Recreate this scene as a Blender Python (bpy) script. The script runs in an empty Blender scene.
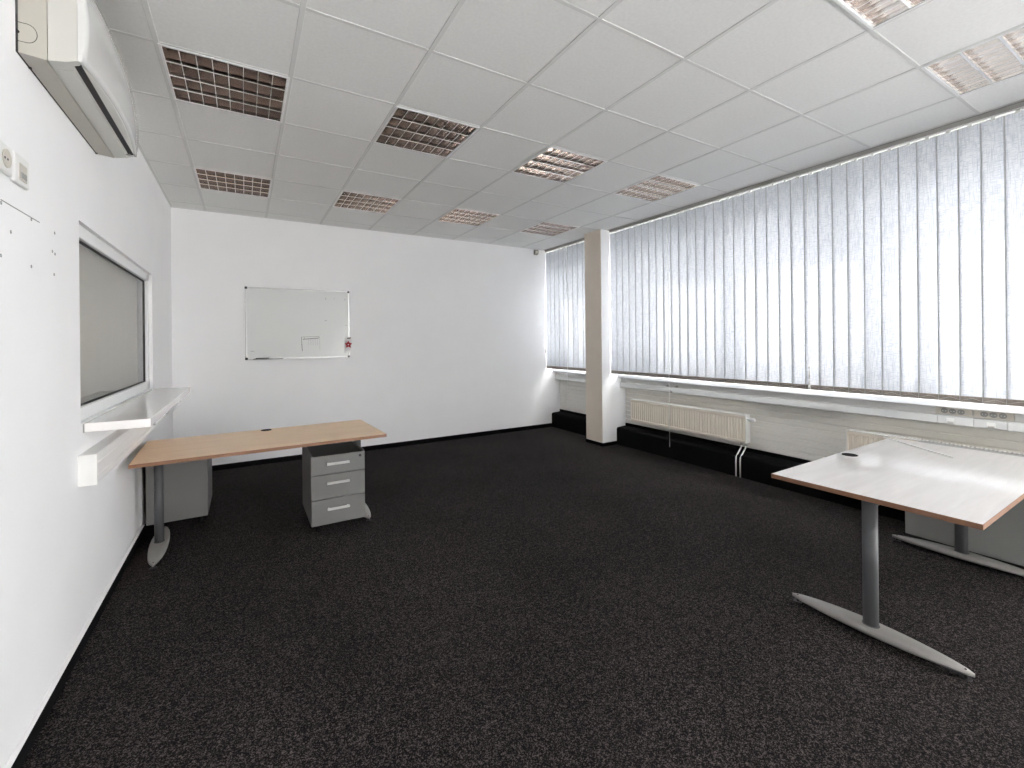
import bpy, bmesh, math, random
from mathutils import Vector, Matrix

random.seed(7)
S = bpy.context.scene
COL = S.collection
R = math.radians

# ------------------------------------------------------------------ camera
YAW, ROLL, FPX, PCX, PCY = .5307, -.0099, 445.32, 505.67, 341.1
CAM = (.3626, -2.7616, 1.43)
cam_data = bpy.data.cameras.new('camera')
cam = bpy.data.objects.new('camera', cam_data)
COL.objects.link(cam)
cam_data.sensor_fit = 'HORIZONTAL'
cam_data.sensor_width = 36.0
cam_data.lens = FPX / 1024 * 36.0
cam_data.shift_x = (512 - PCX) / 1024
cam_data.shift_y = -(384 - PCY) / 1024
cam_data.clip_start = .02
cam.matrix_world = Matrix.Translation(CAM) @ Matrix.Rotation(-YAW, 4, 'Z') @ Matrix.Rotation(R(90), 4, 'X') @ Matrix.Rotation(ROLL, 4, 'Z')
S.camera = cam

# ------------------------------------------------------------------ light and exposure
world = bpy.data.worlds.new('daylight')
S.world = world
world.use_nodes = True
bg = world.node_tree.nodes['Background']
bg.inputs['Color'].default_value = (.99, .992, 1.0, 1)
bg.inputs['Strength'].default_value = 12.2
sun_data = bpy.data.lights.new('sun', 'SUN')
sun_data.energy = 16.0
sun_data.angle = R(.6)
sun_data.color = (1.0, .97, .93)
sun = bpy.data.objects.new('sun', sun_data)
COL.objects.link(sun)
SUN_DIR = Vector((-.73, -.80, -.50))
sun.rotation_euler = SUN_DIR.to_track_quat('-Z', 'Y').to_euler()
sun.location = (9, 6, 6)
S.view_settings.view_transform = 'Standard'
S.view_settings.look = 'None'
S.view_settings.gamma = 1
S.view_settings.use_curve_mapping = False
S.view_settings.exposure = 0.34
S.cycles.max_bounces = 14
S.cycles.diffuse_bounces = 8
S.cycles.glossy_bounces = 6
S.cycles.transmission_bounces = 6
S.cycles.transparent_max_bounces = 12
S.cycles.sample_clamp_indirect = 12
S.cycles.caustics_reflective = False
S.cycles.caustics_refractive = False

# ------------------------------------------------------------------ materials
def srgb(r, g, b):
    f = lambda c: (c / 255 / 12.92) if c / 255 <= .04045 else ((c / 255 + .055) / 1.055) ** 2.4
    return (f(r), f(g), f(b), 1)

def mat(name, col, rough=.5, metal=0, noise=0, nscale=8, bump=0, bscale=200, coat=0, spec=.5, stretch=None):
    m = bpy.data.materials.new(name)
    m.use_nodes = True
    nt = m.node_tree
    p = nt.nodes['Principled BSDF']
    p.inputs['Base Color'].default_value = col
    p.inputs['Roughness'].default_value = rough
    p.inputs['Metallic'].default_value = metal
    p.inputs['Specular IOR Level'].default_value = spec
    if coat:
        p.inputs['Coat Weight'].default_value = coat
        p.inputs['Coat Roughness'].default_value = .12
    tc = nt.nodes.new('ShaderNodeTexCoord')
    vec = tc.outputs['Object']
    if stretch:
        mp = nt.nodes.new('ShaderNodeMapping')
        mp.inputs['Scale'].default_value = stretch
        nt.links.new(vec, mp.inputs['Vector'])
        vec = mp.outputs['Vector']
    if noise:
        n = nt.nodes.new('ShaderNodeTexNoise')
        n.inputs['Scale'].default_value = nscale
        n.inputs['Detail'].default_value = 4
        nt.links.new(vec, n.inputs['Vector'])
        rp = nt.nodes.new('ShaderNodeValToRGB')
        a, b = 1 - noise, 1 + noise
        rp.color_ramp.elements[0].position = .3
        rp.color_ramp.elements[1].position = .7
        rp.color_ramp.elements[0].color = (col[0] * a, col[1] * a, col[2] * a, 1)
        rp.color_ramp.elements[1].color = (min(1, col[0] * b), min(1, col[1] * b), min(1, col[2] * b), 1)
        nt.links.new(n.outputs['Fac'], rp.inputs['Fac'])
        nt.links.new(rp.outputs['Color'], p.inputs['Base Color'])
    if bump:
        n2 = nt.nodes.new('ShaderNodeTexNoise')
        n2.inputs['Scale'].default_value = bscale
        n2.inputs['Detail'].default_value = 3
        nt.links.new(vec, n2.inputs['Vector'])
        bp = nt.nodes.new('ShaderNodeBump')
        bp.inputs['Strength'].default_value = bump
        bp.inputs['Distance'].default_value = .002
        nt.links.new(n2.outputs['Fac'], bp.inputs['Height'])
        nt.links.new(bp.outputs['Normal'], p.inputs['Normal'])
    return m

M = {}
M['wall'] = mat('white_wall_paint', (.90, .90, .90, 1), .75, noise=.012, nscale=3, bump=.08, bscale=120)
M['pillar'] = mat('cream_pillar_shade', (.86, .775, .67, 1), .7, noise=.02, nscale=6, bump=.06, bscale=90)  # cream carries the warm shade of the pillar's room side
M['tile'] = mat('mineral_ceiling_tile', (.82, .82, .80, 1), .9, noise=.03, nscale=60, bump=.15, bscale=260)
M['grid'] = mat('ceiling_grid_white', (.70, .70, .68, 1), .6)
M['white'] = mat('white_lacquer', (.84, .84, .83, 1), .35, noise=.01, nscale=5)
M['shelf'] = mat('glossy_white_laminate', (.90, .88, .86, 1), .12, coat=.4, noise=.01, nscale=4)
M['plastic'] = mat('white_plastic', (.80, .80, .78, 1), .4, noise=.01, nscale=10)
M['ac'] = mat('aged_white_plastic', (.60, .595, .55, 1), .35, noise=.015, nscale=6)
M['ac_front'] = mat('glossy_white_plastic', (.72, .72, .70, 1), .04, coat=.5)
M['ac_rear'] = mat('yellowed_plastic', (.50, .48, .42, 1), .4, noise=.015, nscale=6)
M['black'] = mat('black_plastic', (.012, .012, .012, 1), .45)
M['rubber'] = mat('matt_black_rubber', (.006, .006, .006, 1), .8, spec=.15)
M['darkline'] = mat('dark_gap', (.05, .05, .048, 1), .7)
M['skirt'] = mat('black_carpet_edging', (.0045, .0045, .005, 1), .95, noise=.4, nscale=300, spec=.08)
M['beech'] = None
M['steel_dark'] = mat('dark_grey_powder_coat', (.082, .084, .088, 1), .5)
M['steel_light'] = mat('silver_grey_powder_coat', (.33, .32, .30, 1), .36, metal=.35, noise=.03, nscale=30)
M['ped'] = mat('grey_lacquered_steel', (.155, .154, .148, 1), .42, noise=.012, nscale=6)
M['ped_back'] = mat('grey_laminate_panel', (.25, .25, .24, 1), .5, noise=.01, nscale=6)
M['handle'] = mat('light_grey_handle', (.56, .56, .55, 1), .3, metal=.3)
M['board'] = mat('whiteboard_enamel', (.72, .735, .715, 1), .16, noise=.008, nscale=4)
M['railgrey'] = mat('headrail_shade_grey', (.42, .41, .39, 1), .5)  # headrail body lies in shadow; that shade is given as a matt grey colour
M['alu'] = mat('brushed_aluminium', (.62, .62, .61, 1), .3, metal=.9, noise=.03, nscale=40)
M['louvre'] = mat('mirror_aluminium_louvre', (.92, .90, .88, 1), .12, metal=1)
M['lamp_inside'] = mat('dark_reflection_housing', (.25, .195, .165, 1), .28, metal=1)  # brown puts the mirrored dark floor into the housing colour
M['lamp_side'] = mat('dark_reflection_side', (.43, .365, .33, 1), .16, metal=1)  # aluminium coloured brown for the dark room it would mirror
M['tube'] = mat('unlit_fluorescent_tube', (.78, .77, .74, 1), .3)
M['ink'] = mat('faded_marker_ink', (.16, .16, .16, 1), .6)
M['smudge'] = mat('grey_smudge', (.42, .42, .42, 1), .6)
M['red'] = mat('red_felt', (.42, .01, .02, 1), .8, noise=.15, nscale=200)
M['card'] = mat('white_card', (.82, .81, .80, 1), .7)
M['radiator'] = mat('cream_radiator_enamel', (.86, .79, .68, 1), .35, noise=.01, nscale=8)
M['rad_white'] = mat('white_radiator_enamel', (.80, .79, .75, 1), .35)
M['panel'] = mat('pale_grey_wall_cladding', (.76, .74, .69, 1), .5, noise=.015, nscale=5)
M['trunk'] = mat('pale_grey_pvc_trunking', (.66, .665, .65, 1), .42, noise=.012, nscale=8)
M['socket'] = mat('cream_socket_plastic', (.56, .53, .47, 1), .4)
M['sill'] = mat('white_window_sill', (.66, .67, .675, 1), .3, noise=.01, nscale=4)
M['hem'] = mat('taupe_blind_weight', (.34, .305, .27, 1), .7, noise=.12, nscale=120)
M['overlap_shade'] = mat('slat_overlap_shade', (.50, .515, .525, 1), .9, noise=.06, nscale=60)  # shade of the slat overlaps, put into a grey colour
M['cord'] = mat('white_cord', (.85, .85, .83, 1), .5)
M['taupe'] = mat('beige_privacy_film', (.60, .59, .51, 1), .55, noise=.03, nscale=7, bump=.05, bscale=30, stretch=(1, 6, .4))
M['frame'] = mat('white_window_pvc', (.82, .83, .83, 1), .3)
M['sensor'] = mat('grey_beige_sensor', (.33, .32, .27, 1), .5)
M['concrete'] = mat('pale_facade_render', (.6, .6, .58, 1), .9, noise=.05, nscale=4)
M['gap'] = mat('grey_cover_strip', (.30, .30, .29, 1), .6)

def wood(name, a, b, rough=.28, coat=.5):
    m = bpy.data.materials.new(name)
    m.use_nodes = True
    nt = m.node_tree
    p = nt.nodes['Principled BSDF']
    p.inputs['Roughness'].default_value = rough
    p.inputs['Coat Weight'].default_value = coat
    p.inputs['Coat Roughness'].default_value = .12
    tc = nt.nodes.new('ShaderNodeTexCoord')
    mp = nt.nodes.new('ShaderNodeMapping')
    mp.inputs['Scale'].default_value = (1.1, 14, 14)
    nt.links.new(tc.outputs['Object'], mp.inputs['Vector'])
    n = nt.nodes.new('ShaderNodeTexNoise')
    n.inputs['Scale'].default_value = 2.2
    n.inputs['Detail'].default_value = 7
    n.inputs['Roughness'].default_value = .62
    n.inputs['Distortion'].default_value = .5
    nt.links.new(mp.outputs['Vector'], n.inputs['Vector'])
    rp = nt.nodes.new('ShaderNodeValToRGB')
    rp.color_ramp.elements[0].position = .32
    rp.color_ramp.elements[1].position = .68
    rp.color_ramp.elements[0].color = a
    rp.color_ramp.elements[1].color = b
    nt.links.new(n.outputs['Fac'], rp.inputs['Fac'])
    nt.links.new(rp.outputs['Color'], p.inputs['Base Color'])
    return m

M['beech'] = wood('beech_veneer', (.82, .565, .345, 1), (.91, .67, .44, 1), .4, .1)
M['pale'] = wood('pale_grey_maple_laminate', (.56, .53, .50, 1), (.64, .61, .58, 1), .3, .4)
M['beech_edge'] = wood('beech_edge_band', (.20, .098, .055, 1), (.27, .135, .078, 1), .45, .1)

def carpet():
    m = bpy.data.materials.new('anthracite_loop_carpet')
    m.use_nodes = True
    nt = m.node_tree
    p = nt.nodes['Principled BSDF']
    p.inputs['Roughness'].default_value = 1.0
    p.inputs['Specular IOR Level'].default_value = .12
    tc = nt.nodes.new('ShaderNodeTexCoord')
    vo = nt.nodes.new('ShaderNodeTexVoronoi')
    vo.inputs['Scale'].default_value = 290
    nt.links.new(tc.outputs['Object'], vo.inputs['Vector'])
    sp = nt.nodes.new('ShaderNodeSeparateColor')
    nt.links.new(vo.outputs['Color'], sp.inputs['Color'])
    n = nt.nodes.new('ShaderNodeTexNoise')
    n.inputs['Scale'].default_value = 95
    n.inputs['Detail'].default_value = 6
    n.inputs['Roughness'].default_value = .8
    nt.links.new(tc.outputs['Object'], n.inputs['Vector'])
    ad = nt.nodes.new('ShaderNodeMath')
    ad.operation = 'MULTIPLY_ADD'
    ad.inputs[1].default_value = .42
    nt.links.new(sp.outputs['Red'], ad.inputs[0])
    nt.links.new(n.outputs['Fac'], ad.inputs[2])
    rp = nt.nodes.new('ShaderNodeValToRGB')
    e = rp.color_ramp.elements
    e[0].position = .48
    e[0].color = (.0022, .0020, .0024, 1)
    e[1].position = .98
    e[1].color = (.105, .087, .084, 1)
    mid = rp.color_ramp.elements.new(.74)
    mid.color = (.0092, .0077, .0080, 1)
    nt.links.new(ad.outputs['Value'], rp.inputs['Fac'])
    big = nt.nodes.new('ShaderNodeTexNoise')
    big.inputs['Scale'].default_value = 1.1
    big.inputs['Detail'].default_value = 3
    nt.links.new(tc.outputs['Object'], big.inputs['Vector'])
    br = nt.nodes.new('ShaderNodeMapRange')
    br.inputs['From Min'].default_value = .3
    br.inputs['From Max'].default_value = .7
    br.inputs['To Min'].default_value = .8
    br.inputs['To Max'].default_value = 1.25
    nt.links.new(big.outputs['Fac'], br.inputs['Value'])
    mx = nt.nodes.new('ShaderNodeVectorMath')
    mx.operation = 'SCALE'
    nt.links.new(rp.outputs['Color'], mx.inputs[0])
    nt.links.new(br.outputs['Result'], mx.inputs['Scale'])
    nt.links.new(mx.outputs['Vector'], p.inputs['Base Color'])
    bp = nt.nodes.new('ShaderNodeBump')
    bp.inputs['Strength'].default_value = .35
    bp.inputs['Distance'].default_value = .004
    nt.links.new(n.outputs['Fac'], bp.inputs['Height'])
    nt.links.new(bp.outputs['Normal'], p.inputs['Normal'])
    return m
M['carpet'] = carpet()

def fabric():
    m = bpy.data.materials.new('white_linen_blind_fabric')
    m.use_nodes = True
    nt = m.node_tree
    for n in list(nt.nodes):
        nt.nodes.remove(n)
    out = nt.nodes.new('ShaderNodeOutputMaterial')
    tc = nt.nodes.new('ShaderNodeTexCoord')
    oi = nt.nodes.new('ShaderNodeObjectInfo')
    off = nt.nodes.new('ShaderNodeVectorMath')
    off.operation = 'ADD'
    nt.links.new(tc.outputs['Object'], off.inputs[0])
    nt.links.new(oi.outputs['Random'], off.inputs[1])
    facs = []
    for sc in ((3, 60, 520), (3, 420, 22)):
        mp = nt.nodes.new('ShaderNodeMapping')
        mp.inputs['Scale'].default_value = sc
        nt.links.new(off.outputs['Vector'], mp.inputs['Vector'])
        n = nt.nodes.new('ShaderNodeTexNoise')
        n.inputs['Scale'].default_value = .55
        n.inputs['Detail'].default_value = 3
        nt.links.new(mp.outputs['Vector'], n.inputs['Vector'])
        facs.append(n.outputs['Fac'])
    mn = nt.nodes.new('ShaderNodeMath')
    mn.operation = 'MINIMUM'
    nt.links.new(facs[0], mn.inputs[0])
    nt.links.new(facs[1], mn.inputs[1])
    rp = nt.nodes.new('ShaderNodeValToRGB')
    rp.color_ramp.elements[0].position = .34
    rp.color_ramp.elements[1].position = .52
    rp.color_ramp.elements[0].color = (.60, .64, .70, 1)
    rp.color_ramp.elements[1].color = (.82, .845, .88, 1)
    nt.links.new(mn.outputs['Value'], rp.inputs['Fac'])
    d = nt.nodes.new('ShaderNodeBsdfDiffuse')
    t = nt.nodes.new('ShaderNodeBsdfTranslucent')
    nt.links.new(rp.outputs['Color'], d.inputs['Color'])
    nt.links.new(rp.outputs['Color'], t.inputs['Color'])
    mx = nt.nodes.new('ShaderNodeMixShader')
    mx.inputs['Fac'].default_value = .08
    nt.links.new(d.outputs['BSDF'], mx.inputs[1])
    nt.links.new(t.outputs['BSDF'], mx.inputs[2])
    nt.links.new(mx.outputs['Shader'], out.inputs['Surface'])
    return m
M['fabric'] = fabric()

def glass():
    m = bpy.data.materials.new('clear_window_glass')
    m.use_nodes = True
    nt = m.node_tree
    for n in list(nt.nodes):
        nt.nodes.remove(n)
    out = nt.nodes.new('ShaderNodeOutputMaterial')
    t = nt.nodes.new('ShaderNodeBsdfTransparent')
    t.inputs['Color'].default_value = (.95, .945, .945, 1)
    g = nt.nodes.new('ShaderNodeBsdfGlossy')
    g.inputs['Roughness'].default_value = .02
    fr = nt.nodes.new('ShaderNodeFresnel')
    fr.inputs['IOR'].default_value = 1.5
    mx = nt.nodes.new('ShaderNodeMixShader')
    geo = nt.nodes.new('ShaderNodeNewGeometry')
    inv = nt.nodes.new('ShaderNodeMath')
    inv.operation = 'SUBTRACT'
    inv.inputs[0].default_value = 1.0
    nt.links.new(geo.outputs['Backfacing'], inv.inputs[1])
    mul = nt.nodes.new('ShaderNodeMath')
    mul.operation = 'MULTIPLY'
    nt.links.new(fr.outputs['Fac'], mul.inputs[0])
    nt.links.new(inv.outputs['Value'], mul.inputs[1])
    nt.links.new(mul.outputs['Value'], mx.inputs['Fac'])
    nt.links.new(t.outputs['BSDF'], mx.inputs[1])
    nt.links.new(g.outputs['BSDF'], mx.inputs[2])
    nt.links.new(mx.outputs['Shader'], out.inputs['Surface'])
    return m
M['glass'] = glass()

# ------------------------------------------------------------------ building helpers
ROOT = {}          # object name -> world location of its top-level root

class B:
    """collects shapes (world coordinates unless local) and links them as ONE mesh object"""
    def __init__(self):
        self.bm = bmesh.new()

    def box(self, x0, x1, y0, y1, z0, z1, bev=0, seg=2):
        x0, x1 = min(x0, x1), max(x0, x1)
        y0, y1 = min(y0, y1), max(y0, y1)
        z0, z1 = min(z0, z1), max(z0, z1)
        v = [self.bm.verts.new(c) for c in ((x0, y0, z0), (x1, y0, z0), (x1, y1, z0), (x0, y1, z0), (x0, y0, z1), (x1, y0, z1), (x1, y1, z1), (x0, y1, z1))]
        fs = [self.bm.faces.new([v[i] for i in q]) for q in ((3, 2, 1, 0), (4, 5, 6, 7), (0, 1, 5, 4), (1, 2, 6, 5), (2, 3, 7, 6), (3, 0, 4, 7))]
        if bev:
            ed = {e for f in fs for e in f.edges}
            bmesh.ops.bevel(self.bm, geom=list(ed), offset=bev, segments=seg, profile=.5, affect='EDGES')
        return self

    def prism(self, pts, axis, a, b, smooth=False):
        """extrude a 2-D outline along an axis. axis 'x': pts=(y,z); 'y': pts=(x,z); 'z': pts=(x,y)"""
        def P(p, t):
            return {'x': (t, p[0], p[1]), 'y': (p[0], t, p[1]), 'z': (p[0], p[1], t)}[axis]
        A = [self.bm.verts.new(P(p, a)) for p in pts]
        C = [self.bm.verts.new(P(p, b)) for p in pts]
        n = len(pts)
        fs = [self.bm.faces.new(A[::-1]), self.bm.faces.new(C)]
        for i in range(n):
            f = self.bm.faces.new((A[i], A[(i + 1) % n], C[(i + 1) % n], C[i]))
            f.smooth = smooth
            fs.append(f)
        bmesh.ops.recalc_face_normals(self.bm, faces=fs)
        return self

    def cyl(self, p0, p1, r, r1=None, seg=20, cap=True):
        p0, p1 = Vector(p0), Vector(p1)
        r1 = r if r1 is None else r1
        d = (p1 - p0).normalized()
        u = d.orthogonal().normalized()
        w = d.cross(u)
        A, C = [], []
        for i in range(seg):
            a = 2 * math.pi * i / seg
            o = u * math.cos(a) + w * math.sin(a)
            A.append(self.bm.verts.new(p0 + o * r))
            C.append(self.bm.verts.new(p1 + o * r1))
        fs = []
        for i in range(seg):
            f = self.bm.faces.new((A[i], A[(i + 1) % seg], C[(i + 1) % seg], C[i]))
            f.smooth = True
            fs.append(f)
        if cap:
            fs.append(self.bm.faces.new(A[::-1]))
            fs.append(self.bm.faces.new(C))
        bmesh.ops.recalc_face_normals(self.bm, faces=fs)
        return self

    def tube(self, pts, r, seg=10):
        pts = [Vector(p) for p in pts]
        rings = []
        u = None
        for i, p in enumerate(pts):
            d = (pts[min(i + 1, len(pts) - 1)] - pts[max(i - 1, 0)]).normalized()
            u = d.orthogonal().normalized() if u is None else (u - d * u.dot(d)).normalized()
            w = d.cross(u)
            rings.append([self.bm.verts.new(p + (u * math.cos(2 * math.pi * k / seg) + w * math.sin(2 * math.pi * k / seg)) * r) for k in range(seg)])
        for a, b in zip(rings, rings[1:]):
            for k in range(seg):
                f = self.bm.faces.new((a[k], a[(k + 1) % seg], b[(k + 1) % seg], b[k]))
                f.smooth = True
        self.bm.faces.new(rings[0][::-1])
        self.bm.faces.new(rings[-1])
        return self

    def loft(self, rings, close=True, smooth=True):
        """rings: equal-length lists of 3-D points"""
        V = [[self.bm.verts.new(p) for p in r] for r in rings]
        n = len(V[0])
        fs = []
        for a, b in zip(V, V[1:]):
            for k in range(n if close else n - 1):
                f = self.bm.faces.new((a[k], a[(k + 1) % n], b[(k + 1) % n], b[k]))
                f.smooth = smooth
                fs.append(f)
        if close:
            fs.append(self.bm.faces.new(V[0][::-1]))
            fs.append(self.bm.faces.new(V[-1]))
        bmesh.ops.recalc_face_normals(self.bm, faces=fs)
        return self

    def build(self, name, m, parent=None, local=False):
        me = bpy.data.meshes.new(name)
        if parent is None:
            vs = [v.co for v in self.bm.verts]
            lo = Vector((min(v.x for v in vs), min(v.y for v in vs), min(v.z for v in vs)))
            hi = Vector((max(v.x for v in vs), max(v.y for v in vs), max(v.z for v in vs)))
            org = Vector(((lo.x + hi.x) / 2, (lo.y + hi.y) / 2, lo.z))
        else:
            org = Vector((0, 0, 0)) if local else ROOT[parent.name]
        if org.length:
            bmesh.ops.translate(self.bm, verts=self.bm.verts[:], vec=-org)
        self.bm.to_mesh(me)
        self.bm.free()
        me.materials.append(m)
        o = bpy.data.objects.new(name, me)
        COL.objects.link(o)
        if parent is None:
            o.location = org
            ROOT[o.name] = org
        else:
            o.parent = parent
            ROOT[o.name] = org
        return o

def thing(name, label, cat, loc, rz=0, group=None):
    o = bpy.data.objects.new(name, None)
    o.empty_display_size = .1
    COL.objects.link(o)
    o.location = loc
    o.rotation_euler = (0, 0, rz)
    ROOT[o.name] = Vector(loc)
    return tag(o, label, cat, group)

def tag(o, label, cat, group=None):
    o['label'] = label
    o['category'] = cat
    if group:
        o['group'] = group
    return o

def struct(o):
    o['kind'] = 'structure'
    return o

def copy_tree(o, parent=None):
    c = o.copy()
    COL.objects.link(c)
    if parent is not None:
        c.parent = parent
    for ch in list(o.children):
        copy_tree(ch, c)
    return c

# ------------------------------------------------------------------ room shell
XL, YB, YF, ZC = -.315, 3.25, -8.4, 2.922          # left wall, back wall, wall behind the camera, ceiling
XR, XO = 4.94, 5.40                                # inner and outer face of the window wall
SILL_Z, HEAD_Z = .955, 2.55
PY0, PY1 = 1.75, 2.08                              # pillar
PX = 4.51
YR = -2.80                                           # the parapet ends here; unseen full-height glazing added beyond as fill light

struct(B().box(XL - .3, XO, YF - .2, YB + .3, -.12, 0).build('floor', M['carpet']))

# ceiling: tiles between a lay-in grid, open where the luminaires sit
CELL = .6
LAMPS = [(0, 0), (2, 0), (4, 0), (6, 0), (0, 3), (2, 3), (4, 3), (6, 3), (4, -4), (6, -4), (0, -4), (2, -4)]
XC = 4.635
xs = [XL] + [CELL * i for i in range(0, 8)] + [XC]
ys = [YF] + [CELL * i for i in range(-13, 6)] + [YB]
b = B()
for i in range(len(xs) - 1):
    for j in range(len(ys) - 1):
        ci, cj = round(xs[i] / CELL) if i else -1, round(ys[j] / CELL) if j else -14
        if (ci, cj) in LAMPS:
            continue
        b.box(xs[i] + .009, xs[i + 1] - .009, ys[j] + .009, ys[j + 1] - .009, ZC + .003, ZC + .02, .002, 1)
b.box(XL - .3, XO, YF - .2, YB + .3, ZC + .16, ZC + .3)
ceiling = struct(b.build('ceiling', M['tile']))
b = B()
for x in xs[1:-1]:
    b.box(x - .012, x + .012, YF, YB, ZC, ZC + .006, .001, 1)
for y in ys[1:-1]:
    b.box(XL, XC, y - .0095, y + .0095, ZC + .0005, ZC + .0065, .001, 1)
b.box(XL, XL + .02, YF, YB, ZC, ZC + .006).box(XC - .02, XC, YF, YB, ZC, ZC + .006)
b.box(XL, XC, YB - .02, YB, ZC, ZC + .006)
b.build('ceiling_grid', M['grid'], ceiling)
struct(B().box(XC, XC + .006, YF, YB, ZC - .004, ZC + .16).build('trim_1', M['gap']))

# left wall with the opening of the interior window
WY0, WY1, WZ0, WZ1 = .105, 2.055, 1.055, 2.03
b = B()
b.box(XL - .2, XL, YF, WY0, 0, ZC + .16).box(XL - .2, XL, WY1, YB, 0, ZC + .16)
b.box(XL - .2, XL, WY0, WY1, 0, WZ0).box(XL - .2, XL, WY0, WY1, WZ1, ZC + .16)
struct(b.build('wall_left', M['wall']))
b = B().box(XL - .2, 4.90, YB, YB + .25, 0, ZC + .16).box(4.90, 5.15, YB, YB + .25, 0, ZC + .16)
struct(b.build('wall_back', M['wall']))
struct(B().box(XL - .2, XO, YF - .15, YF, 0, ZC + .16).build('wall_front', M['wall']))

# window wall: grooved cladding below the sill, lintel above
b = B()
b.box(XR + .010, XO, YR, YB + .25, 0, SILL_Z - .04)
z = .275
while z < SILL_Z - .06:
    z1 = min(z + .0585, SILL_Z - .045)
    b.prism([(XR + .012, z), (XR + .011, z + .007), (XR, z + .011), (XR, z1 - .001), (XR + .012, z1)], 'y', YR, PY0)
    b.prism([(XR + .012, z), (XR + .011, z + .007), (XR, z + .011), (XR, z1 - .001), (XR + .012, z1)], 'y', PY1, YB)
    z += .0605
wr = struct(b.build('wall_right', M['panel']))
B().box(XR, XO, YR, YB + .25, HEAD_Z, ZC + .3).build('lintel', M['concrete'], wr)

# pillar
pl = struct(B().box(PX, XO, PY0, PY1, 0, ZC + .16, .004, 1).build('pillar', M['wall']))
B().box(PX - .004, PX + .001, PY0 + .002, PY1, .047, ZC + .01, .001, 1).build('front_panel', M['pillar'], pl)  # thin sheet that colours the shaded front face cream
b = B().box(PX - .006, 4.79, PY0 - .006, PY1 + .006, 0, .045)
b.build('skirting', M['skirt'], pl)

struct(B().box(XR - .02, XO, YR - .6, YR, 0, ZC + .16, .004, 1).build('pillar', M['wall']))  # unseen rear pier, widened to hold back light from the added glazing
struct(B().box(XC, XO, YF - .15, YR, ZC + .02, ZC + .3).build('trim_6', M['tile']))

# skirtings
b = B().box(XL, XL + .012, YF, YB, 0, .06)
bl = struct(b.build('baseboard_left', M['skirt']))
B().prism([(XL, .06), (XL + .012, .06), (XL + .002, .074), (XL, .074)], 'y', YF, YB).build('sealing_strip', M['card'], bl)
struct(B().box(XL + .012, 4.764, YB - .012, YB, 0, .06).build('baseboard_back', M['skirt']))

# black carpeted ledge along the foot of the window wall
RX = 4.765
def ledge(y0, y1):
    prof = [(RX, 0), (RX, .205), (RX + .006, .222), (RX + .02, .232), (XR - .01, .240), (XR - .008, .278), (XR + .004, .278), (XR + .004, 0)]
    return struct(B().prism(prof, 'y', y0, y1).build('trim_2' if y1 < 2 else 'trim_3', M['skirt']))
ledge(YR, PY0)
ledge(PY1, YB)

# window sills with the pieces of white wall that carry them
def sill(y0, y1, n):
    b = B().box(4.79, XR + .02, y0, y1, SILL_Z - .042, SILL_Z, .004, 2)
    return struct(b.build('trim_%d' % n, M['sill']))
sill(YR, PY0, 4)
sill(PY1, YB, 5)

# ------------------------------------------------------------------ windows behind the blinds, plus the added rear glazing
def facade_window(n, y0, y1, bars, handles, ZB=1.185, ZT=None):
    X0, X1 = 4.95, 5.01
    ZT = ZT or HEAD_Z
    ZL = SILL_Z - .02 if ZB > 1 else 0
    b = B().box(X0, X1, y0, y1, ZL, ZB, .004, 1).box(X0, X1, y0, y1, ZT - .05, ZT + .02, .004, 1)  # bottom rail made deep behind the blinds to block sun under them
    b.box(X0, X1, y0, y0 + .04, ZL, ZT, .004, 1).box(X0, X1, y1 - .04, y1, ZL, ZT, .004, 1)
    for (a, c) in bars:
        b.box(X0, X1, a, c, ZL, ZT, .004, 1)
    w = struct(b.build('window_%d' % n, M['frame']))
    ed = [y0 + .04] + [v for p in sorted(bars) for v in p] + [y1 - .04]
    for k in range(0, len(ed), 2):
        B().box(4.978, 4.984, ed[k], ed[k + 1], ZB, ZT - .05).build('pane', M['glass'], w)
    for (y, z) in handles:
        h = B().box(4.936, 4.95, y - .014, y + .014, z - .035, z + .035, .003, 1)
        h.tube([(4.945, y, z), (4.915, y, z), (4.905, y + .004, z - .01), (4.905, y + .006, z - .07), (4.907, y + .006, z - .12)], .009, 10)
        h.build('handle', M['frame'], w)
    return w
facade_window(3, YR, PY0, [(.243, .447), (-.987, -.793), (-1.194, -1.123), (-2.43, -2.24)], [(.43, 1.62), (-.97, 1.45)])
facade_window(4, YF, YR - .6, [(-4.42, -4.34), (-5.82, -5.74), (-7.22, -7.14)], [], .10, 2.90)  # unseen glazing behind the camera, added as the room's main fill light
facade_window(2, PY1, YB, [(2.818, 2.842)], [(2.83, 1.45)])

# ------------------------------------------------------------------ interior window in the left wall
IX = XL - .022
b = B()
fw = .066
b.box(IX - .05, IX, WY0, WY1, WZ1 - fw, WZ1, .005, 2).box(IX - .05, IX, WY0, WY1, WZ0, WZ0 + fw, .005, 2)
b.box(IX - .05, IX, WY0, WY0 + fw, WZ0, WZ1, .005, 2).box(IX - .05, IX, WY1 - fw, WY1, WZ0, WZ1, .005, 2)
w1 = struct(b.build('window_1', M['frame']))
a = .018
b = B()
y0, y1, z0, z1 = WY0 + fw, WY1 - fw, WZ0 + fw, WZ1 - fw
b.box(IX - .034, IX - .018, y0, y1, z1 - .006, z1).box(IX - .034, IX - .018, y0, y1, z0, z0 + .006)
b.box(IX - .034, IX - .018, y0, y0 + .006, z0, z1).box(IX - .034, IX - .018, y1 - .006, y1, z0, z1)
b.build('gasket', M['darkline'], w1)
B().box(IX - .030, IX - .024, y0 + .008, y1 - .008, z0 + .008, z1 - .008).build('pane', M['glass'], w1)
b = B()
n = 60
pts = [(IX - .062 + .002 * math.sin(k * .9), y0 + (y1 - .03 - y0) * k / n) for k in range(n + 1)]
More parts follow.
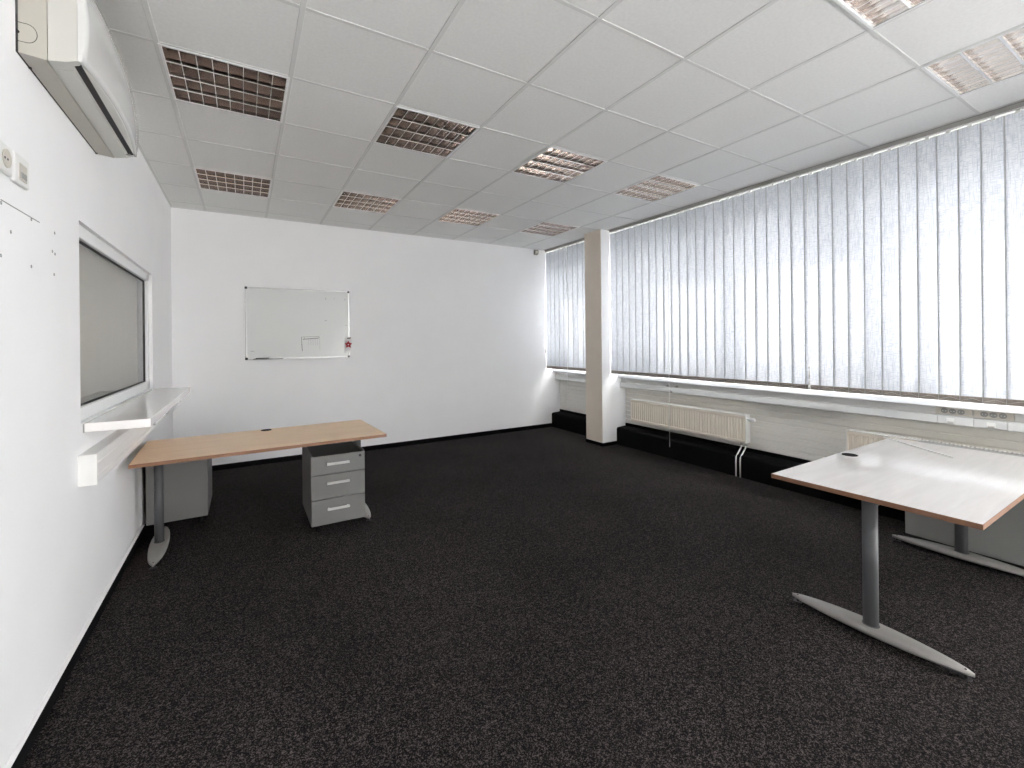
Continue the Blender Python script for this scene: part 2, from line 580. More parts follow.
b.loft([[(x, y, z0 - .01) for x, y in pts] + [(x - .003, y, z0 - .01) for x, y in pts[::-1]],
        [(x, y, z1 + .01) for x, y in pts] + [(x - .003, y, z1 + .01) for x, y in pts[::-1]]])
b.build('window_blind', M['taupe'], w1)
B().box(XL - .21, XL - .19, WY0 - .05, WY1 + .05, WZ0 - .05, WZ1 + .05).build('back_panel', M['gap'], w1)

# ------------------------------------------------------------------ vertical blinds
BX = 4.672
SL_Z0, SL_Z1 = .974, 2.872
PITCH = .1105
def slat_mesh(width=.127):
    me = B()
    ring = []
    n = 6
    pts = []
    for k in range(n + 1):
        t = k / n - .5
        pts.append((.0006 * (1 - (2 * t) ** 2) - .0003, t * width))
    me.loft([[(x, y, 0) for x, y in pts], [(x, y, SL_Z1 - SL_Z0) for x, y in pts]], close=False, smooth=True)
    return me

def make_blind(name, label, y_start, count, cords, loc, PITCH=.1105):
    t = thing(name, label, 'blind', loc, 0)
    y_end = y_start - PITCH * count
    width_ = .127 / 2
    b = B().box(BX - .020, BX + .022, y_end - .005, y_start + .005, SL_Z1 + .012, SL_Z1 + .054, .003, 1)
    b.box(BX - .026, BX - .016, y_end - .005, y_start + .005, SL_Z1 + .010, SL_Z1 + .018, .002, 1)
    rail = b.build('headrail', M['railgrey'], t)
    B().box(BX - .030, BX - .026, y_end - .005, y_start + .005, SL_Z1 + .008, SL_Z1 + .017, .001, 1).build('rail_lip', M['white'], rail)
    first = None
    for k in range(count):
        y = y_start - PITCH * (k + .5)
        if first is None:
            s = slat_mesh().build('slat', M['fabric'], t, local=True)
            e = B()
            e.box(-.0012, -.0004, width_ - .0085, width_, .001, SL_Z1 - SL_Z0 - .001)  # grey strip draws the dark line where two slats overlap
            e.build('edge_shade_strip', M['overlap_shade'], s, local=True)
            h = B()
            h.box(-.0035, .0035, -.060, .060, 0.000, .044, .0015, 1)
            h.build('hem_weight', M['hem'], s, local=True)
            c = B()
            c.box(-.008, .008, -.012, .012, SL_Z1 - SL_Z0 - .006, SL_Z1 - SL_Z0 + .016, .002, 1)
            c.build('carrier_clip', M['plastic'], s, local=True)
            first = s
        else:
            s = copy_tree(first, t)
        s.location = (BX - loc[0] + 0, y - loc[1] + random.uniform(-.002, .002), SL_Z0 - loc[2])
        s.rotation_euler = (0, 0, R(4.5) + random.uniform(-.004, .004))
    b = B()
    for k in range(count - 1):
        y = y_start - PITCH * (k + .5)
        pts = [(BX - .008, y - PITCH * q / 8 + 0, SL_Z0 + .012 + .020 * abs(q - 4) / 4) for q in range(9)]
        b.tube(pts, .0016, 6)
    b.build('bead_chain', M['socket'], t)
    for (y, z0, z1, weighted) in cords:
        c = B().tube([(BX - .03, y, z1), (BX - .031, y, (z0 + z1) / 2), (BX - .03, y, z0)], .0032 if not weighted else .0022, 8)
        co = c.build('pull_cord', M['cord'], t)
        if weighted:
            g = B().cyl((BX - .03, y, z0 - .006), (BX - .03, y, z0 + .03), .011, .009, 14)
            g.cyl((BX - .03, y, z0 + .03), (BX - .03, y, z0 + .085), .006, .0055, 12).cyl((BX - .03, y, z0 + .10), (BX - .03, y, z0 + .16), .006, .006, 12)
            g.cyl((BX - .03, y, z0 + .185), (BX - .03, y, z0 + .20), .008, .008, 12)
            g.build('cord_weight', M['cord'], co)
    return t

make_blind('vertical_blind', 'long white vertical blind right of the pillar, above the cream radiators', 1.735, 40,
           [(.765, .175, 2.87, False), (-.735, .985, 2.87, True)], (BX, -.45, SL_Z0))
make_blind('vertical_blind', 'short white vertical blind between the back wall and the pillar', 3.238, 10,
           [(2.66, .42, 2.87, False)], (BX, 2.66, SL_Z0), .1152)

for (y0, y1, lab) in ((3.232, 3.25, 'small grey cord holder on the back wall beside the short blind'), (1.732, 1.75, 'small grey cord holder on the pillar side beside the long blind')):
    t = thing('cord_holder', lab, 'cord holder', (4.655 if y1 > 2 else 4.69, y1, 1.22))
    x = t.location.x
    B().box(x - .010, x + .010, y1 - .004, y1, 1.225, 1.29, .0015, 1).build('plate', M['gap'], t)
    B().tube([(x, y1 - .004, 1.27), (x, y1 - .018, 1.268), (x, y1 - .020, 1.25), (x, y1 - .010, 1.243)], .004, 8).build('hook', M['gap'], t)

# ------------------------------------------------------------------ cable trunking under the sills
def trunking(name, label, y0, y1, detail):
    t = thing(name, label, 'cable trunking', (4.87, (y0 + y1) / 2, .782))
    B().box(4.855, XR + .004, y0, y1, .850, SILL_Z - .043, .002, 1).build('upper_strip', M['trunk'], t)
    seams = [y1] + ([-1.535 + .02, -1.872] if detail else []) + [y0]
    ys_ = sorted(set([y0, y1] + ([-1.52, -1.71, -1.872] if detail else [])))
    for a, c in zip(ys_, ys_[1:]):
        B().prism([(4.845, .782), (4.838, .788), (4.838, .842), (4.845, .849), (XR + .004, .849), (XR + .004, .782)], 'y', a + .0012, c - .0012).build('cover', M['trunk'], t)
    if detail:
        for ya, socks in ((-1.505, (-1.556, -1.600, -1.645)), (-1.709, (-1.762, -1.807, -1.852))):
            pl_ = B().box(4.842, 4.856, ya, ya - .196, .853, .909, .002, 1).build('socket_strip', M['socket'], t)
            for y in socks:
                s = B()
                rr = [(4.8415, .0195), (4.8395, .0195), (4.8395, .0165), (4.849, .0155)]
                s.loft([[(x, y + r * math.cos(2 * math.pi * k / 20), .882 + r * math.sin(2 * math.pi * k / 20)) for k in range(20)] for x, r in rr])
                so = s.build('outlet', M['gap'], pl_)
                # two contact holes and a pin
                B().cyl((4.8385, y - .008, .882), (4.8405, y - .008, .882), .0028, seg=8).cyl((4.8385, y + .008, .882), (4.8405, y + .008, .882), .0028, seg=8).build('contact_hole', M['rad_white'], pl_)
        for y in (-1.590, -1.797):
            d = B().box(4.831, 4.839, y - .022, y + .022, .795, .832, .002, 1).build('data_port', M['plastic'], t)
            B().box(4.829, 4.832, y - .016, y + .016, .798, .806, .001, 1).build('port_flap', M['socket'], d)
    else:
        pass
    return t
tr = trunking('cable_trunking', 'long pale grey cable trunking with sockets under the window sill right of the pillar', YR + .05, PY0, True)
for y in (.951, .819):
    B().box(4.828, 4.856, y - .022, y + .022, .853, .862, .002, 1).box(4.838, 4.856, y - .010, y + .010, .862, .874, .002, 1).build('clip', M['gap'], tr)
B().prism([(.875, .782), (.893, .806), (.911, .782)], 'x', 4.829, 4.838).build('cable_exit', M['gap'], tr)
trunking('cable_trunking', 'short pale grey cable trunking under the sill between back wall and pillar', PY1, YB, False)

# ------------------------------------------------------------------ radiators
def make_radiator(label, loc, length):
    """local: x 0 = front plane, +x to the wall, y from 0 down to -length, z from 0"""
    t = thing('radiator', label, 'radiator', loc, 0, 'panel radiators under the window sill')
    H, D = .285, .085
    b = B()
    n = int(length / .0333)
    pitch = length / n
    prof = []
    for k in range(n):
        y = -pitch * k
        prof += [(.004, y), (.004, y - pitch * .30), (.014, y - pitch * .45), (.014, y - pitch * .72), (.004, y - pitch * .87)]
    prof.append((.004, -length))
    b.prism(prof + [(.022, -length), (.022, 0)], 'z', .030, H - .030)
    b.box(.002, .022, -length, 0, 0, .030, .004, 2).box(.002, .022, -length, 0, H - .030, H, .004, 2)
    b.box(.058, .078, -length, 0, .005, H - .005, .004, 1)
    b.build('panel', M['radiator'], t, local=True)
    # convector rows of holes at the bottom edge are part of the pressed panel; top grille with slots
    g = B()
    g.box(.0, .006, -length, 0, H - .002, H + .006, .002, 1).box(.072, D, -length, 0, H - .002, H + .006, .002, 1)
    m = int(length / .022)
    for k in range(m + 1):
        y = -length * k / m
        g.box(.004, .076, max(y - .004, -length), min(y + .004, 0), H + .001, H + .005)
    g.build('top_grille', M['rad_white'], t, local=True)
    for y0, y1 in ((-.004, .003), (-length - .003, -length + .004)):
        B().box(0, D, y0, y1, 0, H + .006, .002, 1).build('side_plate', M['rad_white'], t, local=True)
    B().box(.078, XR - .025 - loc[0], -.32, -.28, .03, H - .03).box(.078, XR - .025 - loc[0], -length + .28, -length + .32, .03, H - .03).build('bracket', M['rad_white'], t, local=True)
    v = B().cyl((.030, -length - .003, H - .035), (.030, -length - .024, H - .035), .012, .012, 16)
    v.cyl((.030, -length - .024, H - .035), (.030, -length - .032, H - .035), .017, .020, 18).cyl((.030, -length - .032, H - .035), (.030, -length - .082, H - .035), .0205, .016, 18)
    v.build('thermostat_head', M['plastic'], t, local=True)
    for dy in (.018, .064):
        y = -length + dy
        zf = -loc[2]
        p = B().tube([(.035, y, .004), (.035, y, -.03), (.030, y + .002, -.05), (-.020, y + .014, -.125), (-.034, y + .018, -.150), (-.036, y + .02, -.19), (-.036, y + .02, zf + .001)], .0072, 12)
        p.build('pipe', M['plastic'], t, local=True)
        B().cyl((.035, y, -.004), (.035, y, -.028), .013, .013, 6).build('union_nut', M['gap'], t, local=True)
    return t
make_radiator('cream panel radiator with white pipes, right next to the pillar', (4.800, 1.525, .350), 1.58)
make_radiator('cream panel radiator half hidden behind the white-topped desk at right', (4.800, -.945, .350), 1.58)

# ------------------------------------------------------------------ ceiling luminaires
def make_lamp(label):
    t = thing('ceiling_light', label, 'ceiling light', (0, 0, ZC), 0, 'unlit louvred ceiling lights')
    h = .3
    b = B()
    e = .296
    # rim
    b.box(-e, e, -e, -e + .014, -.003, .004, .001, 1).box(-e, e, e - .014, e, -.003, .004, .001, 1)
    b.box(-e, -e + .014, -e, e, -.003, .004, .001, 1).box(e - .014, e, -e, e, -.003, .004, .001, 1)
    b.build('frame', M['white'], t, local=True)
    b = B()
    b.box(-e, e, -e, e, .085, .092).box(-e, e, -e, -e + .004, .004, .105).box(-e, e, e - .004, e, .004, .105)
    b.box(-e, -e + .004, -e, e, .004, .105).box(e - .004, e, -e, e, .004, .105)
    b.build('housing', M['lamp_inside'], t, local=True)
    # side reflectors running along x, a wedge between every two tubes
    E_ = .284
    b = B()
    ch = 2 * E_ / 4
    for k in range(5):
        y = -E_ + ch * k
        prof = []
        for q in range(6):
            s = q / 5
            prof.append((y - (.003 + .011 * s ** 1.6), .000 + .062 * s))
        for q in range(5, -1, -1):
            s = q / 5
            prof.append((y + (.003 + .011 * s ** 1.6), .000 + .062 * s))
        prof = [(min(max(p, -E_ - .008), E_ + .008), q) for p, q in prof]
        b.prism(prof, 'x', -E_, E_)
    b.build('reflector', M['lamp_side'], t, local=True)
    # cross blades
    b = B()
    cw = 2 * E_ / 8
    for k in range(9):
        x = -E_ + cw * k
        prof = [(x - .0018, .001), (x + .0018, .001), (x + .003, .022), (x + .0085, .048), (x - .0085, .048), (x - .003, .022)]
        prof = [(min(max(p, -E_ - .006), E_ + .006), q) for p, q in prof]
        b.prism(prof, 'y', -E_, E_)
    for k in range(5):
        y = -E_ + ch * k
        b.box(-E_, E_, max(y - .0065, -E_ - .006), min(y + .0065, E_ + .006), -.0005, .018, .002, 1)
    b.build('louvre', M['louvre'], t, local=True)
    for k in range(4):
        y = -E_ + ch * (k + .5)
        tb = B().cyl((-.272, y, .068), (.272, y, .068), .008, seg=14).build('tube', M['tube'], t, local=True)
    return t

LAB = {(0, 0): 'nearest fully visible louvred ceiling light, beside the air conditioner',
       (2, 0): 'second louvred ceiling light from the left in the near row, over the room centre',
       (4, 0): 'third louvred ceiling light from the left in the near row, in line with the pillar',
       (6, 0): 'rightmost louvred ceiling light of the near row, closest to the long blind',
       (0, 3): 'leftmost louvred ceiling light of the far row, by the left wall',
       (2, 3): 'second louvred ceiling light from the left in the far row, above the whiteboard',
       (4, 3): 'third louvred ceiling light from the left in the far row by the back wall',
       (6, 3): 'small looking louvred ceiling light in the back corner beside the pillar',
       (4, -4): 'louvred ceiling light cut off by the top edge of the photo at right',
       (6, -4): 'louvred ceiling light cut off by the right edge, nearest the viewer along the blind'}
proto = None
for (i, j) in LAMPS:
    if (i, j) not in LAB:
        continue
    if proto is None:
        o = proto = make_lamp(LAB[(i, j)])
    else:
        o = copy_tree(proto)
    o['label'] = LAB[(i, j)]
    o.location = (CELL * i + .3, CELL * j + .3, ZC)
# the two openings behind the camera get plain tiles
b = B()
for (i, j) in LAMPS:
    if (i, j) not in LAB:
        b.box(CELL * i + .009, CELL * i + .591, CELL * j + .009, CELL * j + .591, ZC + .003, ZC + .02, .002, 1)
b.build('ceiling_tile', M['tile'], ceiling)

# ------------------------------------------------------------------ air conditioner
def make_ac():
    Y0, Y1 = -.566, .406
    t = thing('air_conditioner', 'white wall-mounted split air conditioner high on the left wall', 'air conditioner', (XL, (Y0 + Y1) / 2, 2.449))
    XB = -.236
    # rear body: profile (x,z)
    b = B().prism([(XL + .001, 2.456), (XB - .004, 2.449), (XB, 2.452), (XB, 2.822), (XB - .005, 2.828), (XL + .001, 2.828)], 'y', Y0, Y1)
    body = b.build('rear_casing', M['ac_rear'], t)
    # dark joint between wall and casing
    B().box(XL, XL + .006, Y0 - .002, Y1 + .002, 2.4555, 2.826).build('mounting_plate', M['darkline'], t)
    # front casing
    XF = -.156
    b = B().prism([(XB + .0015, 2.450), (XF - .03, 2.460), (XF, 2.472), (XF, 2.820), (XB + .0015, 2.822)], 'y', Y0 + .001, Y1 - .001)
    b.build('front_casing', M['ac'], t)
    # curved front panel: bulges in plan and in height
    n, m = 24, 12
    def px(s, tt):
        return XF + .002 + .010 + .026 * (1 - s * s) + .012 * math.sin(math.pi * min(1, max(0, tt))) - .016 * tt ** 3
    outer, inner = [], []
    for a in range(n + 1):
        s = -1 + 2 * a / n
        y = (Y0 + Y1) / 2 + s * (Y1 - Y0) / 2
        zb = 2.472 + .022 * (1 - s * s)
        o_, i_ = [], []
        for q in range(m + 1):
            tt = q / m
            zz = zb + (2.816 - zb) * tt
            o_.append((px(s, tt), y, zz))
            i_.append((XF + .001, y, zz))
        outer.append(o_ + i_[::-1])
    B().loft(outer).build('front_panel', M['ac_front'], t)
    # outlet slot, flap and lip along the lower front edge
    slot = B()
    rings = []
    for a in range(n + 1):
        s = -.93 + 1.86 * a / n
        y = (Y0 + Y1) / 2 + s * (Y1 - Y0) / 2
        rings.append([(XF - .016, y, 2.4645), (XF + .0035, y, 2.4705), (XF + .0035, y, 2.480), (XF - .014, y, 2.475)])
    slot.loft(rings, smooth=False).build('air_slot', M['black'], t)
    B().prism([(XB + .012, 2.4520), (XF - .026, 2.4612), (XF - .026, 2.4590), (XB + .012, 2.4496)], 'y', Y0 + .06, Y1 - .03).build('louvre_flap', M['ac'], t)
    rings = []
    for a in range(n + 1):
        s = -.93 + 1.86 * a / n
        y = (Y0 + Y1) / 2 + s * (Y1 - Y0) / 2
        w = .024 * (1 - (s / .94) ** 2)
        rings.append([(XF + .003, y, 2.4735), (XF + .004 + w, y, 2.476 + w * .5), (XF + .004 + w, y, 2.482 + w * .5), (XF + .003, y, 2.482)])
    B().loft(rings, smooth=False).build('lip', M['ac'], t)
    # knock-out outlines for pipes on the near end and on the underside
    k = []
    for a in range(15):
        an = -math.pi / 2 + math.pi * a / 14
        k.append((XL + .028 + .026 * math.cos(an), Y0 - .0004, 2.528 + .033 * math.sin(an)))
    B().tube([(XL + .006, Y0 - .0004, 2.495)] + k + [(XL + .006, Y0 - .0004, 2.561)], .0009, 6).build('pipe_knockout', M['darkline'], body)
    B().cyl((XL + .004, Y0 - .002, 2.527), (XL + .004, Y0 + .01, 2.527), .006, seg=10).build('screw', M['black'], body)
    for y in (Y0 + .10, Y1 - .02):
        B().cyl((XL + .006, y, 2.4505), (XL + .006, y, 2.462), .005, seg=10).build('clip', M['black'], body)
    # status lamps window near the far end
    B().box(XF - .03, XF - .008, Y1 - .055, Y1 - .045, 2.459, 2.470).build('indicator', M['gap'], t)
    B().box(px(.8, .25) - .003, px(.8, .25) + .0012, Y1 - .105, Y1 - .100, 2.575, 2.592).build('badge', M['darkline'], t)
    return t
make_ac()

# ------------------------------------------------------------------ shelf and left trunking
t = thing('wall_shelf', 'glossy white wall shelf below the left window', 'shelf', (XL, 1.1, 1.005))
B().box(XL + .004, -.056, .138, 2.10, 1.007, 1.050, .002, 2).build('shelf_board', M['shelf'], t)
B().box(XL, XL + .005, .134, 2.10, 1.006, 1.049).build('wall_strip', M['gap'], t)
for y in (.34, .80, 1.50):
    B().box(XL + .004, -.075, y - .012, y + .012, .995, 1.007, .002, 1).box(-.085, -.062, y - .009, y + .009, .985, 1.0, .003, 1).build('bracket', M['handle'], t)

t = thing('cable_trunking', 'white boxed cable trunking along the left wall below the shelf', 'cable trunking', (XL, 1.65, .768))
B().prism([(XL, .768), (-.252, .768), (-.248, .774), (-.248, .806), (-.251, .809), (-.251, .812), (-.248, .815), (-.248, .866), (-.251, .869), (-.251, .872), (-.248, .875), (-.248, .905), (-.253, .911), (XL, .911)], 'y', .056, YB - .002).build('body', M['white'], t)
B().box(XL, -.246, .050, .057, .766, .913, .002, 1).build('end_cap', M['plastic'], t)

# ------------------------------------------------------------------ desks
TOP_Z, TH = .694, .023
def make_desk(label, loc, rz, top_mat):
    t = thing('desk', label, 'desk', loc, rz)
    L, Wd = 1.60, .805
    b = B().box(-L / 2 + .002, L / 2 - .002, -Wd / 2 + .002, Wd / 2 - .002, TOP_Z - TH, TOP_Z, 0)
    top = b.build('tabletop', top_mat, t, local=True)
    e = B()
    e.box(-L / 2, L / 2, -Wd / 2, -Wd / 2 + .0025, TOP_Z - TH, TOP_Z - .0006, .0006, 1).box(-L / 2, L / 2, Wd / 2 - .0025, Wd / 2, TOP_Z - TH, TOP_Z - .0006, .0006, 1)
    e.box(-L / 2, -L / 2 + .0025, -Wd / 2, Wd / 2, TOP_Z - TH, TOP_Z - .0006, .0006, 1).box(L / 2 - .0025, L / 2, -Wd / 2, Wd / 2, TOP_Z - TH, TOP_Z - .0006, .0006, 1)
    e.build('edge_band', M['beech_edge'], top, local=True)
    # cable grommet
    g = B()
    gy = Wd / 2 - .058
    rr = [(TOP_Z + .001, .0), (TOP_Z + .0025, .028), (TOP_Z + .004, .034), (TOP_Z + .003, .040), (TOP_Z + .0002, .0415)]
    g.loft([[(r * math.cos(2 * math.pi * k / 28) if r else .0005 * math.cos(2 * math.pi * k / 28), gy + (r if r else .0005) * math.sin(2 * math.pi * k / 28), z) for k in range(28)] for z, r in rr])
    g.build('cable_grommet', M['rubber'], t, local=True)
    b = B()
    b.box(-.70, .70, -.030, .030, TOP_Z - TH - .045, TOP_Z - TH - .003, .003, 1)
    b.build('crossbar', M['steel_dark'], t, local=True)
    for sx in (-1, 1):
        x = -.692 if sx < 0 else .67
        def oval(z, a, c, n=28):
            return [(x + a * math.cos(2 * math.pi * k / n) * (1 if abs(math.cos(2 * math.pi * k / n)) < .96 else 1), c * math.sin(2 * math.pi * k / n), z) for k in range(n)]
        b = B().loft([oval(.050, .0275, .031), oval(TOP_Z - TH - .018, .0275, .031)])
        b.loft([oval(.046, .031, .0345), oval(.0545, .031, .0345)])
        leg = b.build('leg', M['steel_dark'], t, local=True)
        b = B().box(x - .04, x + .04, -.26, .26, TOP_Z - TH - .020, TOP_Z - TH, .003, 1)
        b.build('top_bracket', M['steel_dark'], leg, local=True)
        # boat-shaped foot
        rings = []
        n = 28
        FL = .352
        for k in range(n + 1):
            s = -1 + 2 * k / n
            y = s * FL
            w = .046 * max(.001, 1 - abs(s) ** 2.1) ** .62 + .006 * (1 - abs(s) ** 8) + .0004
            zt = .052 - .016 * abs(s) ** 1.7
            zb = .014 + .006 * abs(s)
            rd = min(.008, (zt - zb) * .35)
            rings.append([(x - w, y, zb + rd), (x - w, y, zt - rd), (x - w * .86, y, zt), (x + w * .86, y, zt), (x + w, y, zt - rd), (x + w, y, zb + rd), (x + w * .6, y, zb), (x - w * .6, y, zb)])
        foot = B().loft(rings).build('foot', M['steel_light'], t, local=True)
        for sy in (-1, 1):
            B().cyl((x, sy * .325, .0), (x, sy * .325, .006), .020, .020, 18).cyl((x, sy * .325, .006), (x, sy * .325, .022), .007, .007, 12).build('levelling_glide', M['black'], foot, local=True)
            B().cyl((x, sy * .325, .034), (x, sy * .325, .0405), .004, .004, 10).build('screw', M['black'], foot, local=True)
    return t

make_desk('beech topped office desk with grey column legs at the left wall', (.529, 1.187, 0), R(2.0), M['beech'])
make_desk('office desk with pale top and brown wood edge, at right before the radiators', (3.640, -1.785, 0), R(1.0), M['pale'])

# ------------------------------------------------------------------ drawer pedestals
def make_pedestal(label):
    t = thing('drawer_pedestal', label, 'drawer pedestal', (0, 0, 0), 0, 'grey three-drawer pedestals')
    W, D, Z0, Z1 = .388, .56, .066, .592
    b = B()
    b.box(-W / 2, -W / 2 + .014, 0.0, D, Z0, Z1, .002, 1).box(W / 2 - .014, W / 2, 0.0, D, Z0, Z1, .002, 1)
    b.box(-W / 2 + .012, W / 2 - .012, D - .014, D, Z0, Z1, .002, 1).box(-W / 2 + .012, W / 2 - .012, .02, D - .01, Z0 + .002, Z0 + .02)
    b.box(-W / 2 + .014, W / 2 - .014, .02, .030, Z0 + .01, Z1 - .02)
    b.build('body', M['ped'], t, local=True)
    B().box(-W / 2 + .013, W / 2 - .013, .018, D - .013, Z1 - .020, Z1 - .012, .001, 1).build('top_tray', M['black'], t, local=True)
    lines = [Z1 - .006, .443, .259, Z0 + .002]
    for k in range(3):
        z1, z0 = lines[k], lines[k + 1]
        d = B().box(-W / 2 + .001, W / 2 - .001, -.018, -.001, z0 + .002, z1 - .002, .0015, 1).build('drawer', M['ped'], t, local=True)
        zh = z0 + (z1 - z0) * (.56 if k == 0 else .66 if k == 1 else .62)
        h = B().box(-.086, .076, -.046, -.036, zh - .010, zh + .010, .004, 2)
        h.box(-.080, -.068, -.038, -.017, zh - .006, zh + .006, .001, 1).box(.058, .070, -.038, -.017, zh - .006, zh + .006, .001, 1)
        h.build('handle', M['handle'], d, local=True)
        if k == 0:
            B().cyl((W / 2 - .036, -.022, z1 - .030), (W / 2 - .036, -.016, z1 - .030), .0105, .0105, 18).box(W / 2 - .042, W / 2 - .030, -.0235, -.0215, z1 - .0315, z1 - .0285).build('lock', M['black'], d, local=True)
    for sx in (-1, 1):
        for y in (.10, D - .08):
            c = B().cyl((sx * .14 - .011, y, .026), (sx * .14 + .011, y, .026), .026, .026, 20).box(sx * .14 - .015, sx * .14 + .015, y - .015, y + .015, .048, Z0 + .002, .001, 1)
            c.build('castor', M['rubber'], t, local=True)
    return t
ped = make_pedestal('grey three-drawer pedestal facing the room under the right end of left desk')
ped.location = (.972, .818, 0)
ped2 = copy_tree(ped)
ped2['label'] = 'grey drawer pedestal turned backwards behind the left desk leg, by the wall'
ped2.location = (-.093, 2.065, 0)
ped2.rotation_euler = (0, 0, R(180))

# low cabinet behind the right desk
t = thing('cabinet', 'low grey cabinet behind the far leg of the right desk', 'cabinet', (4.60, -1.93, 0))
b = B().box(4.462, 4.745, -1.452, -2.45, .022, .655, .002, 1)
b.build('body', M['ped_back'], t)
B().box(4.448, 4.461, -1.447, -2.455, .024, .655, .002, 1).build('back_panel', M['ped_back'], t)
B().box(4.47, 4.735, -1.47, -2.43, 0, .022).build('plinth', M['black'], t)

# thin white raised line on the right desk
pts = [(4.405, -1.345), (4.33, -1.44), (4.24, -1.555), (4.15, -1.675), (4.065, -1.80)]
tag(B().tube([(x, y, TOP_Z + .0045) for x, y in pts], .0042, 8).build('cord', M['cord']), 'thin white line straight across the back corner of the right desk', 'cord')  # raised white line, may not be a cord

# ------------------------------------------------------------------ whiteboard
t = thing('whiteboard', 'wall-mounted whiteboard with thin aluminium frame on the back wall', 'whiteboard', (.957, YB, 1.242))
X0, X1, Z0, Z1 = .374, 1.538, 1.243, 2.092
B().box(X0 + .006, X1 - .006, YB - .014, YB - .001, Z0 + .006, Z1 - .006).build('writing_surface', M['board'], t)
b = B()
b.box(X0, X1, YB - .020, YB, Z0, Z0 + .014, .003, 2).box(X0, X1, YB - .020, YB, Z1 - .014, Z1, .003, 2)
b.box(X0, X0 + .014, YB - .020, YB, Z0, Z1, .003, 2).box(X1 - .014, X1, YB - .020, YB, Z0, Z1, .003, 2)
b.build('frame', M['alu'], t)
for x in (X0, X1):
    for z in (Z0, Z1):
        sx, sz = (1 if x == X0 else -1), (1 if z == Z0 else -1)
        B().box(x - sx * .004, x + sx * .024, YB - .024, YB, z - sz * .004, z + sz * .024, .005, 2).build('corner_cap', M['black'], t)
B().prism([(YB, Z0 - .002), (YB - .060, Z0 - .002), (YB - .066, Z0 + .010), (YB - .062, Z0 + .010), (YB - .057, Z0 + .002), (YB, Z0 + .002)], 'x', .452, .760).build('pen_tray', M['gap'], t)
def ink(b, x0, z0, x1, z1, w=.004):
    d = Vector((x1 - x0, 0, z1 - z0)).normalized()
    n_ = Vector((-d.z, 0, d.x)) * w / 2
    y = YB - .0146
    p = [Vector((x0, y, z0)) + n_, Vector((x1, y, z1)) + n_, Vector((x1, y, z1)) - n_, Vector((x0, y, z0)) - n_]
    q = [v + Vector((0, .0004, 0)) for v in p]
    V = [b.bm.verts.new(v) for v in p + q]
    for f in ((0, 1, 2, 3), (4, 7, 6, 5), (0, 4, 5, 1), (1, 5, 6, 2), (2, 6, 7, 3), (3, 7, 4, 0)):
        b.bm.faces.new([V[i] for i in f])
b = B()
ink(b, .967, 1.505, 1.172, 1.512, .004); ink(b, .985, 1.477, 1.172, 1.492, .009); ink(b, .970, 1.508, .972, 1.420, .006)
ink(b, .972, 1.420, .978, 1.330, .008); ink(b, 1.172, 1.512, 1.172, 1.49, .005); ink(b, 1.00, 1.505, 1.0, 1.48, .004)
b.build('marker_drawing', M['ink'], t)
b = B()
for x in (1.05, 1.075, 1.10, 1.125, 1.15, 1.178):
    ink(b, x, 1.485, x + .002, 1.40 - (.06 if x > 1.16 else 0), .004)
ink(b, 1.238, 1.712, 1.262, 1.711, .011); ink(b, 1.253, 1.975, 1.255, 2.0, .009); ink(b, 1.345, 1.99, 1.36, 1.991, .006)
ink(b, 1.483, 1.975, 1.487, 1.995, .010); ink(b, 1.485, 1.654, 1.508, 1.655, .008); ink(b, .425, 1.339, .462, 1.341, .008)
b.build('smudge', M['smudge'], t)

m = B().cyl((.475, YB - .045, Z0 + .011), (.60, YB - .045, Z0 + .011), .008, .008, 14).cyl((.60, YB - .045, Z0 + .011), (.612, YB - .045, Z0 + .011), .006, .005, 12)
tag(m.build('marker_pen', M['black']), 'black marker pen lying in the tray under the whiteboard', 'marker')
m = B().box(.622, .742, YB - .058, YB - .022, Z0 + .0025, Z0 + .032, .004, 2)
tag(m.build('board_eraser', M['card']), 'white board eraser resting in the tray under the whiteboard', 'eraser')

# red star ornament clipped on the right edge
t = thing('star_ornament', 'red star ornament on a white card clipped to the right edge of the whiteboard', 'ornament', (1.518, YB - .022, 1.30))
B().box(1.478, 1.562, YB - .0245, YB - .0215, 1.303, 1.475, .001, 1).build('card', M['card'], t)
pts = []
for k in range(10):
    an = math.pi / 2 + 2 * math.pi * k / 10
    r = .050 if k % 2 == 0 else .026
    pts.append((1.520 + r * math.cos(an), 1.405 + r * math.sin(an)))
B().prism(pts, 'y', YB - .031, YB - .0245).build('star', M['red'], t)
B().box(1.512, 1.528, YB - .0318, YB - .0308, 1.397, 1.413).build('star_centre', M['card'], t)
B().box(1.506, 1.548, YB - .034, YB - .020, 1.478, 1.496, .003, 2).box(1.532, 1.556, YB - .032, YB - .022, 1.488, 1.500, .003, 1).build('clip', M['black'], t)

# ------------------------------------------------------------------ small fittings
t = thing('motion_sensor', 'small beige sensor box high on the back wall near the blind corner', 'sensor', (4.468, YB, 2.832))
B().prism([(YB, 2.830), (YB - .040, 2.838), (YB - .052, 2.86), (YB - .045, 2.905), (YB, 2.908)], 'x', 4.435, 4.500).build('housing', M['sensor'], t)
B().prism([(YB - .041, 2.842), (YB - .0535, 2.861), (YB - .051, 2.880), (YB - .044, 2.878)], 'x', 4.445, 4.490).build('lens', M['socket'], t)

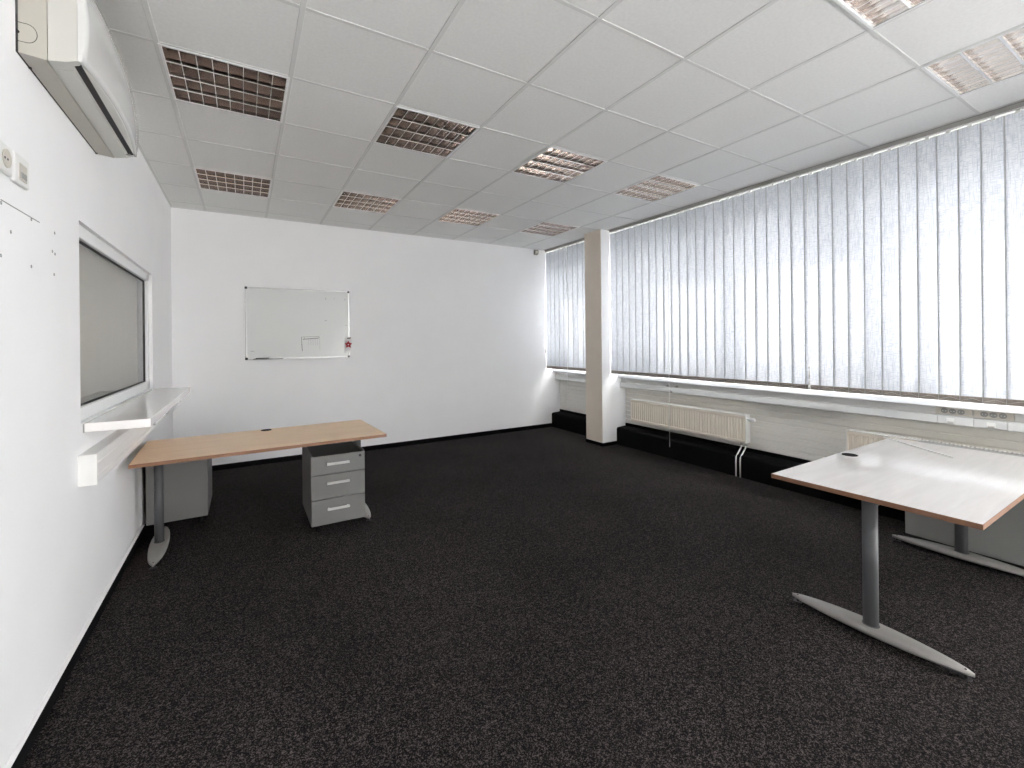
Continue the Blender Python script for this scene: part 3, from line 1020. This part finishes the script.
# sockets on the left wall
t = thing('wall_socket', 'round white wall socket cut off by the left edge of the photo', 'socket', (XL, -.695, 2.0))
B().box(XL, XL + .012, -.745, -.635, 1.995, 2.090, .005, 2).build('cover_plate', M['plastic'], t)
cy_, cz_ = -.685, 2.043
rr = [(XL + .0125, .030), (XL + .016, .030), (XL + .016, .026), (XL + .0122, .024)]
B().loft([[(x, cy_ + r * math.cos(2 * math.pi * k / 24), cz_ + r * math.sin(2 * math.pi * k / 24)) for k in range(24)] for x, r in rr]).build('outlet', M['socket'], t)
B().cyl((XL + .012, cy_ - .01, cz_), (XL + .0135, cy_ - .01, cz_), .004, seg=10).cyl((XL + .012, cy_ + .01, cz_), (XL + .0135, cy_ + .01, cz_), .004, seg=10).build('contact_hole', M['black'], t)
t = thing('wall_socket', 'square white data socket to the right of the round socket on left wall', 'socket', (XL, -.56, 1.985))
B().box(XL, XL + .014, -.628, -.508, 1.988, 2.092, .006, 3).build('cover_plate', M['plastic'], t)
B().box(XL + .013, XL + .017, -.598, -.535, 2.005, 2.062, .003, 2).build('insert', M['socket'], t)
B().box(XL + .0165, XL + .0185, -.588, -.570, 2.012, 2.032).box(XL + .0165, XL + .0185, -.563, -.545, 2.012, 2.032).build('port', M['gap'], t)

# screw plugs left in the wall
plug0 = None
PL = [(-.687, 1.889, 'upper left screw plug under the sockets on the left wall'), (-.449, 1.892, 'top middle screw plug in the left wall, just below the long scratch'),
      (-.214, 1.892, 'topmost screw plug of the column nearest the left window'), (-.241, 1.811, 'left one of the close pair of screw plugs by the left window'),
      (-.212, 1.805, 'right one of the close pair of screw plugs by the left window'), (-.692, 1.717, 'lower left screw plug at the left edge of the photo'),
      (-.453, 1.717, 'bottom middle screw plug in the left wall'), (-.224, 1.718, 'lowest screw plug of the column nearest the left window'),
      (-.619, 1.809, 'faint lone screw plug in the middle of the left wall group')]
for (y, z, lab) in PL:
    if plug0 is None:
        bb = B()
        rr = [(.0, .0065), (.002, .0062), (.0025, .004), (.0012, .0025)]
        bb.loft([[(x, r * math.cos(2 * math.pi * k / 12), r * math.sin(2 * math.pi * k / 12)) for k in range(12)] for x, r in rr])
        o = plug0 = bb.build('screw_plug', M['gap'])
        o.location = (0, 0, 0)
        base = -.0065
    else:
        o = plug0.copy()
        COL.objects.link(o)
    o.location = (XL, y, z)
    tag(o, lab, 'screw plug', 'screw plugs in the left wall')
tag(B().box(XL, XL + .0015, -.69, -.375, 1.9035, 1.9065).build('cable_strip', M['gap']), 'thin grey line strip on the left wall below the sockets', 'strip')
